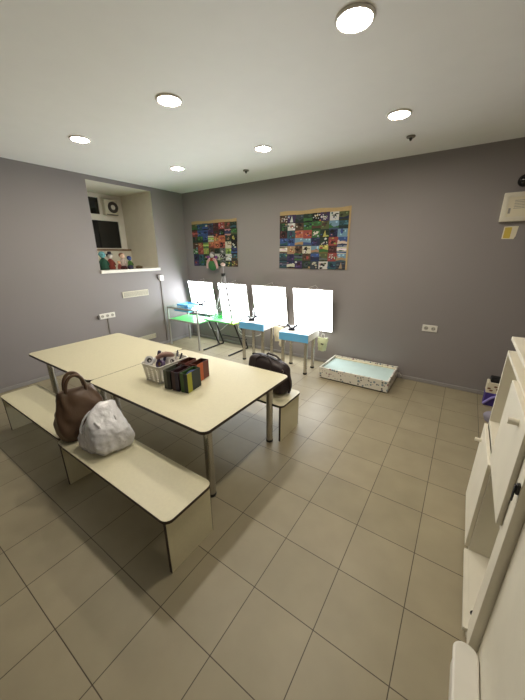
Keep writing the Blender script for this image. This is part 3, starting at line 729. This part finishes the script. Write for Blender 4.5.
# wires below the panels
def wire(pts, label, r=.004):
    bm = B(); P = [Vector(p) for p in pts]; out = []
    for i in range(len(P)-1):
        a, b_, c, d = P[max(i-1, 0)], P[i], P[i+1], P[min(i+2, len(P)-1)]
        for k in range(8):
            t_ = k/8; out.append(.5*((2*b_)+(c-a)*t_+(2*a-5*b_+4*c-d)*t_*t_+(3*b_-a-3*c+d)*t_**3))
    out.append(P[-1]); tube(bm, out, r, 6)
    tag(obj('cable', bm, M['wire'], None, True), label, 'cable', 'white cables hanging below the light panels')
wire([(-3.05, 3.745, .44), (-3.0, 3.73, .30), (-2.9, 3.72, .26), (-2.86, 3.72, .36), (-2.95, 3.71, .40), (-3.0, 3.715, .28), (-2.9, 3.72, .2), (-2.6, 3.735, .24), (-2.45, 3.745, .43)], 'white cable looping under the green desk and up to the next panel')
wire([(-2.36, 3.745, .43), (-2.3, 3.70, .30), (-2.2, 3.69, .34), (-2.12, 3.69, .28), (-2.05, 3.70, .36), (-1.95, 3.72, .30), (-1.78, 3.745, .43)], 'white cable drooping between the two blue fronted tables')
wire([(-3.75, 3.745, .43), (-3.65, 3.73, .22), (-3.45, 3.73, .20), (-3.3, 3.73, .3), (-3.15, 3.745, .43)], 'white cable drooping behind the corner desk')
# paper bags hanging between the tables
def hung_bag(x, y, z, w_, h_, seed, c, label, name='paper_bag', tilt=0, mark=False):
    t = thing(name, label, 'bag', (x, y, z), tilt, None)
    bm = B(); n = 8; rnd = random.Random(seed); rings = []
    for i in range(7):
        f = i/6; ring = []
        for k in range(16):
            a = 2*pi*k/16; ww = w_*(.5-.18*(1-f)); dd = .055*(.35+.65*sin(pi*min(1, f*.8+.2)))
            ring.append(bm.verts.new((ww*math.copysign(abs(cos(a))**.6, cos(a))+.01*rnd.uniform(-1, 1), dd*sin(a)+.006*rnd.uniform(-1, 1), -h_*(1-f)+.008*rnd.uniform(-1, 1))))
        rings.append(ring)
    for a, b_ in zip(rings, rings[1:]):
        for k in range(16): bm.faces.new((a[k], a[(k+1) % 16], b_[(k+1) % 16], b_[k]))
    bm.faces.new(rings[0][::-1]); bm.faces.new(rings[-1])
    obj('body', bm, c, t, False)
    bm = B(); tube(bm, [(-w_*.2, 0, -.005), (-w_*.1, 0, .05), (w_*.1, 0, .05), (w_*.2, 0, -.005)], .003, 6); obj('handle', bm, M['wire'], t)
    if mark:
        bm = B(); box(bm, .0, .035, -.058, -.05, -h_*.45, -h_*.38); obj('dark_mark', bm, M['black'], t)
hung_bag(-2.092, 3.50, .50, .15, .21, 2, M['paper'], 'cream paper bag hanging beside the bottle table, left of the pair')
hung_bag(-1.95, 3.36, .43, .10, .16, 5, M['paper'], 'cream paper bag hanging by the front leg of the right blue table')
hung_bag(-1.405, 3.47, .45, .14, .17, 9, colmat('pale_green_bag', 214, 222, 180, .7), 'pale green bag with dark mark hanging right of the blue table', 'gift_bag', 0, True)

# low terrazzo light box on the floor
sb = thing('sand_box', 'low white speckled box with pale teal top on the floor by the back wall', 'box', (-.915, 3.482, 0))
hx, hy, ht = .41, .272, .148
bm = B()
for a in ((-hx, hx, -hy, -hy+.018), (-hx, hx, hy-.018, hy), (-hx, -hx+.018, -hy+.018, hy-.018), (hx-.018, hx, -hy+.018, hy-.018)): box(bm, *a, .016, ht)
obj('side_frame', bm, M['terrazzo'], sb, bevel=.002)
bm = B(); box(bm, -hx+.018, hx-.018, -hy+.018, hy-.018, .10, .118); obj('top_sheet', bm, M['teal'], sb)
bm = B(); box(bm, -hx+.02, hx-.02, -hy+.02, hy-.02, 0, .016); obj('plinth', bm, M['black'], sb)
bm = B(); box(bm, -hx+.02, hx-.02, hy-.05, hy-.019, .1185, .132); obj('rear_ledge', bm, M['paper'], sb)
bm = B(); tube(bm, [(hx, .18, .09), (hx+.03, .2, .095), (hx+.05, .23, .06), (hx+.045, .265, .03)], .004, 6); obj('power_cord', bm, M['wire'], sb, True)

# ------------------------------------------------------------------ wall fittings
def wall_vent(yc, zc, w_, h_, label):
    t = thing('wall_vent', label, 'vent', (DL, yc, zc), 0, 'cream wall vents')
    bm = B(); hw, hh = w_/2, h_/2
    for a in ((-hw, hw, -hh, -hh+.012), (-hw, hw, hh-.012, hh), (-hw, -hw+.012, -hh+.012, hh-.012), (hw-.012, hw, -hh+.012, hh-.012)): box(bm, .0005, .012, *a)
    obj('frame', bm, M['acw'], t, bevel=.002)
    bm = B(); box(bm, .0005, .003, -hw+.012, hw-.012, -hh+.012, hh-.012); obj('backing', bm, mat('vent_grey', rgb(150, 142, 128), .7), t)
    bm = B(); n = 7
    for k in range(n):
        z = -hh+.018+(h_-.036)*k/(n-1); box(bm, .003, .009, -hw+.012, hw-.012, z-.002, z+.002)
    obj('slats', bm, M['acw'], t)
wall_vent(2.68, .915, .435, .092, 'cream slotted wall vent just below the window recess')
wall_vent(2.74, .19, .40, .075, 'cream slotted wall vent low on the left wall near the floor')
def sockets(n, loc, rz, label):
    t = thing('wall_socket', label, 'socket', loc, rz, None)
    hw = n*.0385
    bm = B(); prism(bm, rrect(-hw, hw, -.038, .038, .006), 0, .010); o = obj('plate', bm, M['white'], t, bevel=.002); o.rotation_euler = (pi/2, 0, 0)
    for k in range(n):
        x = (k-(n-1)/2)*.075
        bm = B(); lathe(bm, [(0, 0), (.023, 0), (.021, -.0015), (.0, -.0015)], seg=20); oo = obj('outlet', bm, mat('outlet_recess', rgb(120, 116, 108), .5), t, loc=(x, -.0105, 0)); oo.rotation_euler = (-pi/2, 0, 0)
        for s in (-1, 1):
            bm = B(); cyl(bm, (x+s*.0095, -.013, 0), (x+s*.0095, -.0105, 0), .004, 8); obj('pin_hole', bm, M['black'], oo).matrix_parent_inverse = Matrix.Identity(4)
    return t
def sockets2(n, loc, rz, label):
    t = thing('wall_socket', label, 'socket', loc, rz); hw = n*.038
    bm = B(); box(bm, -hw, hw, -.011, -.0005, -.038, .038); obj('plate', bm, M['white'], t, bevel=.003)
    for k in range(n):
        x = (k-(n-1)/2)*.073
        bm = B(); cyl(bm, (x, -.0125, 0), (x, -.0105, 0), .022, 20); oo = obj('outlet', bm, mat('outlet_recess', rgb(176, 172, 160), .5), t)
        for s in (-1, 1):
            bm = B(); cyl(bm, (x+s*.0095, -.0135, 0), (x+s*.0095, -.0115, 0), .005, 8); obj('pin_hole', bm, M['black'], oo)
    return t
sockets2(2, (-.243, DB, .669), 0, 'white double wall socket on the back wall right of the sand box')
s3 = sockets2(3, (DL, 2.185, .657), RAD(90), 'white triple wall socket on the left wall above the far table')
bm = B(); box(bm, -.008, .008, -.011, -.0005, -.60, -.038); obj('cable_duct', bm, M['gcable'], s3)
bm = B(); box(bm, -.14, -.114, -.03, -.0005, -.03, .02); obj('plug', bm, M['gcable'], s3, bevel=.003)
th = thing('junction_box', 'small white box on the left wall near the corner with a cable duct below', 'switch', (DL, 3.165, 1.12), RAD(90))
bm = B(); box(bm, -.04, .04, -.035, -.0005, -.045, .045); obj('casing', bm, M['white'], th, bevel=.004)
bm = B(); box(bm, -.066, -.0405, -.03, -.0005, -.01, .045); obj('side_grip', bm, M['gcable'], th, bevel=.003)
bm = B(); box(bm, -.011, .011, -.014, -.0005, -1.07, -.045); obj('cable_duct', bm, M['gcable'], th)
# framed notice on the back wall at right, note below, dark dome above
ep = thing('notice_frame', 'white framed cabinet cover with a printed notice high on the back wall', 'notice', (.29, DB, 1.885))
bm = B(); box(bm, -.125, .14, -.05, -.0005, -.122, .122); obj('casing', bm, M['cab'], ep, bevel=.006)
bm = B()
for a in ((-.10, .115, -.098, -.088), (-.10, .115, .088, .098), (-.10, -.09, -.088, .088), (.105, .115, -.088, .088)): box(bm, a[0], a[1], -.056, -.0505, a[2], a[3])
obj('inner_frame', bm, M['cab'], ep)
bm = B(); box(bm, -.085, .10, -.052, -.0505, -.083, .083); pp = obj('printed_sheet', bm, M['paper'], ep)
bm = B()
for k in range(6): box(bm, -.04+.0*k, .065-.012*(k % 3), -.0526, -.0521, .05-.013*k, .054-.013*k)
box(bm, -.075, -.058, -.0526, -.0521, -.055, -.01); obj('printed_lines', bm, colmat('grey_ink', 150, 146, 136), pp)
nt_ = thing('paper_note', 'torn yellow and white paper note taped under the framed notice', 'note', (.272, DB, 1.668))
bm = B(); prism(bm, [(-.056, -.055), (.036, -.058), (.047, -.03), (.054, .055), (-.052, .055)], .001, .003); o = obj('sheet', bm, M['paper'], nt_); o.rotation_euler = (pi/2, 0, 0)
bm = B(); prism(bm, [(-.046, -.048), (.006, -.05), (.008, .046), (-.044, .046)], .0032, .004); o = obj('yellow_patch', bm, colmat('yellow_paper', 210, 184, 84, .8), nt_); o.rotation_euler = (pi/2, 0, 0)
dm = thing('dome_camera', 'black round dome fixture high on the back wall at the right edge', 'camera', (.288, DB, 2.10))
bm = B(); cyl(bm, (0, -.0005, 0), (0, -.02, 0), .05, 24); obj('mount', bm, M['black'], dm, True)
bm = B(); ball(bm, (0, -.03, 0), .042, 3, (1, .9, 1)); obj('dome', bm, mat('black_gloss', rgb(14, 14, 16), .15), dm, True)

# ------------------------------------------------------------------ dolls on the window sill
SZ = NZ0+.0265
def doll(y, x, h, body, hair, skin, label, arms=True, hat=None, fat=1):
    t = thing('doll', label, 'doll', (x, y, SZ), RAD(90), 'handmade dolls on the window sill')
    bm = B(); lathe(bm, [(0, 0), (h*.22*fat, 0), (h*.24*fat, h*.06), (h*.17*fat, h*.35), (h*.10*fat, h*.56), (h*.05, h*.6), (0, h*.6)], seg=16); obj('body', bm, colmat('doll_cloth', *body, .9), t, True)
    bm = B(); ball(bm, (0, 0, h*.75), h*.155, 3); hd = obj('head', bm, colmat('doll_face', *skin, .9), t, True)
    bm = B(); ball(bm, (0, h*.035, h*.79), h*.165, 2, (1.05, .95, .9)); obj('hair', bm, colmat('doll_hair', *hair, .95), t, True)
    bm = B()
    for s in (-1, 1): ball(bm, (s*h*.055, -h*.145, h*.76), h*.018, 1)
    obj('eyes', bm, M['black'], hd)
    if arms:
        for s in (-1, 1):
            bm = B(); tube(bm, [(s*h*.08, 0, h*.53), (s*h*.2*fat, -h*.04, h*.38), (s*h*.22*fat, -h*.1, h*.24)], [h*.05, h*.045, h*.04], 8); obj('arm', bm, colmat('doll_sleeve', *body, .9), t, True)
    if hat:
        bm = B(); lathe(bm, [(0, h*.84), (h*.2, h*.84), (h*.2, h*.87), (h*.12, h*.88), (h*.1, h*1.0), (0, h*1.01)], seg=18); obj('hat', bm, colmat('doll_hat', *hat, .9), t, True)
doll(2.345, -4.32, .27, (26, 66, 50), (96, 150, 160), (96, 150, 156), 'largest doll with teal hair and dark green dress, leftmost on the sill', fat=1.1)
doll(2.485, -4.38, .25, (120, 50, 40), (24, 24, 30), (214, 206, 196), 'doll in dark red with a white face and black hat, second on the sill', hat=(40, 40, 52))
doll(2.55, -4.27, .13, (130, 66, 60), (196, 150, 120), (222, 176, 140), 'small doll with tan hair sitting in front of the dark red one')
doll(2.64, -4.32, .25, (176, 160, 150), (120, 72, 50), (224, 190, 164), 'doll with brown hair and pale clothes, middle of the sill')
doll(2.755, -4.32, .2, (66, 100, 44), (40, 60, 130), (70, 90, 150), 'doll with round blue head and green body, rightmost on the sill')
for i, (y, x, c, lb) in enumerate(((2.595, -4.23, (60, 20, 24), 'dark red felt shoe shape at the sill edge left of the middle doll'), (2.70, -4.225, (40, 40, 60), 'dark navy felt lump between the middle and blue headed dolls'), (2.85, -4.24, (84, 66, 44), 'brown felt lump at the right of the dolls on the sill'))):
    tag(obj('felt_toy', facet_blob(.045, .04, .03, 6, 20+i, 8, 3), colmat('felt_lump', *c, .9), None, True, loc=(x, y, SZ)), lb, 'toy', 'small felt toys on the window sill')

# ------------------------------------------------------------------ white cabinets along the right
XF, XB = .252, .78
ca = thing('cabinet', 'white cabinet with staggered doors, one open cell above and one below', 'cabinet', (0, 0, 0))
YA0, YA1, YM, ZM, ZTOP = 1.10, 1.945, 1.515, .578, 1.003
bm = B(); th_ = .018
box(bm, XF, XB, YA0, YA0+th_, .0, ZTOP-th_); box(bm, XF, XB, YA1-th_, YA1, .0, ZTOP-th_)
box(bm, XF, XB, YM-th_/2, YM+th_/2, .03+th_, ZM-th_/2); box(bm, XF, XB, YM-th_/2, YM+th_/2, ZM+th_/2, ZTOP-th_)
box(bm, XF, XB, YA0+th_, YA1-th_, .03, .03+th_); box(bm, XF, XB, YA0+th_, YA1-th_, ZM-th_/2, ZM+th_/2)
box(bm, XF, XB, YA0, YA1, ZTOP-th_, ZTOP); box(bm, XB-.012, XB, YA0+th_, YA1-th_, .03+th_, ZM-th_/2); box(bm, XB-.012, XB, YA0+th_, YA1-th_, ZM+th_/2, ZTOP-th_)
box(bm, XF+.03, XF+.045, YA0+th_, YA1-th_, 0, .03)
obj('carcass', bm, M['cab'], ca)
def door(y0, y1, z0, z1, hy, hz, hl=.035, hr=.011):
    bm = B(); box(bm, XF-.018, XF-.001, y0, y1, z0, z1); d = obj('door', bm, M['cab'], ca, bevel=.002)
    bm = B(); cyl(bm, (XF-.018, hy, hz), (XF-.018-hl, hy, hz), hr, 18); obj('knob', bm, M['cab'], d, True)
door(YM+.004, YA1-.002, .05, ZM-.020, 1.89, .47, .03, .010)
door(YA0, YM-.003, ZM+.018, ZTOP-.012, 1.21, .945, .03, .012)
bm = B(); box(bm, XF-.018, XF-.0005, YA0+.0, YM-.01, .03, .048); obj('bottom_lip', bm, M['cab'], ca)
bm = B(); lathe(bm, [(0, 0), (.014, 0), (.014, .002), (0, .002)], seg=16); obj('cable_hole', bm, M['black'], ca, loc=(XF+.02, YA0+.075, .0485))
bm = B(); cyl(bm, (XF+.12, YM-.0095, .14), (XF+.12, YM-.012, .14), .004, 8); obj('shelf_pin', bm, M['black'], ca)
bm = B()
cb = thing('tall_cabinet', 'white cabinet with a plain door, nearest the camera at the right edge', 'cabinet', (0, 0, 0))
bm = B(); box(bm, .300, XB, .0, YA0-.006, .0, 1.03); obj('carcass', bm, M['cab'], cb)
bm = B(); box(bm, .250, .2995, 1.03, YA0-.006, .03, 1.03); obj('stile', bm, M['cab'], cb, bevel=.002)
bm = B(); box(bm, .280, .2985, .02, 1.026, .05, 1.02); obj('door', bm, M['cab'], cb, bevel=.002)
bm = B(); box(bm, .241, .2498, 1.032, 1.05, .785, .82); box(bm, .236, .241, 1.036, 1.046, .755, .815); obj('latch', bm, M['black'], cb, bevel=.002)
bd = thing('shelf_riser', 'white shelf board raised on a block on top of the staggered door cabinet', 'shelf', (.51, 1.72, ZTOP+.0005))
bm = B(); box(bm, -.26, .26, -.28, .21, .06, .08); obj('board', bm, M['cab'], bd, bevel=.002)
bm = B(); box(bm, -.12, .25, -.26, -.24, 0, .06); obj('support', bm, M['cab'], bd)
bm = B(); box(bm, -.12, .25, .15, .17, 0, .06); obj('support', bm, M['cab'], bd)
lt = thing('door_latch', 'small black latch on the edge of the white cabinet near the camera', 'latch', (XF, YA0+.0, .80)) if 0 else None
# rounded white box by the near cabinet
st = thing('storage_box', 'low white plastic box with rounded lid on the floor against the near cabinet', 'box', (.235, .75, 0))
bm = B(); prism(bm, rrect(-.038, .042, -.30, .255, .036, 8), .085, .105); obj('lid', bm, M['white'], st, bevel=.008)
bm = B(); prism(bm, rrect(-.030, .038, -.29, .247, .032, 8), .0, .085); obj('body', bm, M['white'], st, True)
# bag and bundle on the floor beyond the cabinet
gb = thing('printed_bag', 'small printed bag in white, brown and purple on the floor by the back wall', 'bag', (.455, 3.56, 0))
bm = B(); box(bm, -.09, .09, -.06, .06, 0, .14); obj('lower_part', bm, colmat('purple_print', 70, 54, 130, .7), gb, bevel=.006)
bm = B(); box(bm, -.09, .09, -.06, .06, .1405, .25); obj('upper_part', bm, M['paper'], gb, bevel=.006)
bm = B()
for (x, z) in ((-.07, .19), (-.05, .17), (-.02, .215), (.0, .19), (.035, .17), (.06, .215), (.07, .185)): ball(bm, (x, -.061, z), .012, 1, (1.4, .15, .8))
obj('brown_spots', bm, colmat('brown_print', 120, 70, 40, .7), gb)
bm = B(); box(bm, -.07, .09, -.05, .05, .2505, .30); obj('black_top', bm, M['black'], gb, bevel=.01)
bm = B(); tube(bm, [(-.091, -.065, .02), (-.03, -.07, .10), (.04, -.066, .14)], .012, 8); obj('lilac_stripe', bm, colmat('lilac_print', 150, 140, 210, .7), gb, True)
tag(obj('cloth_bundle', facet_blob(.05, .05, .05, 8, 40, 8, 3), colmat('lilac_grey_cloth', 150, 146, 160, .9), None, True, loc=(.41, 3.15, 0)), 'small lilac grey cloth bundle on the floor beyond the cabinet', 'cloth')
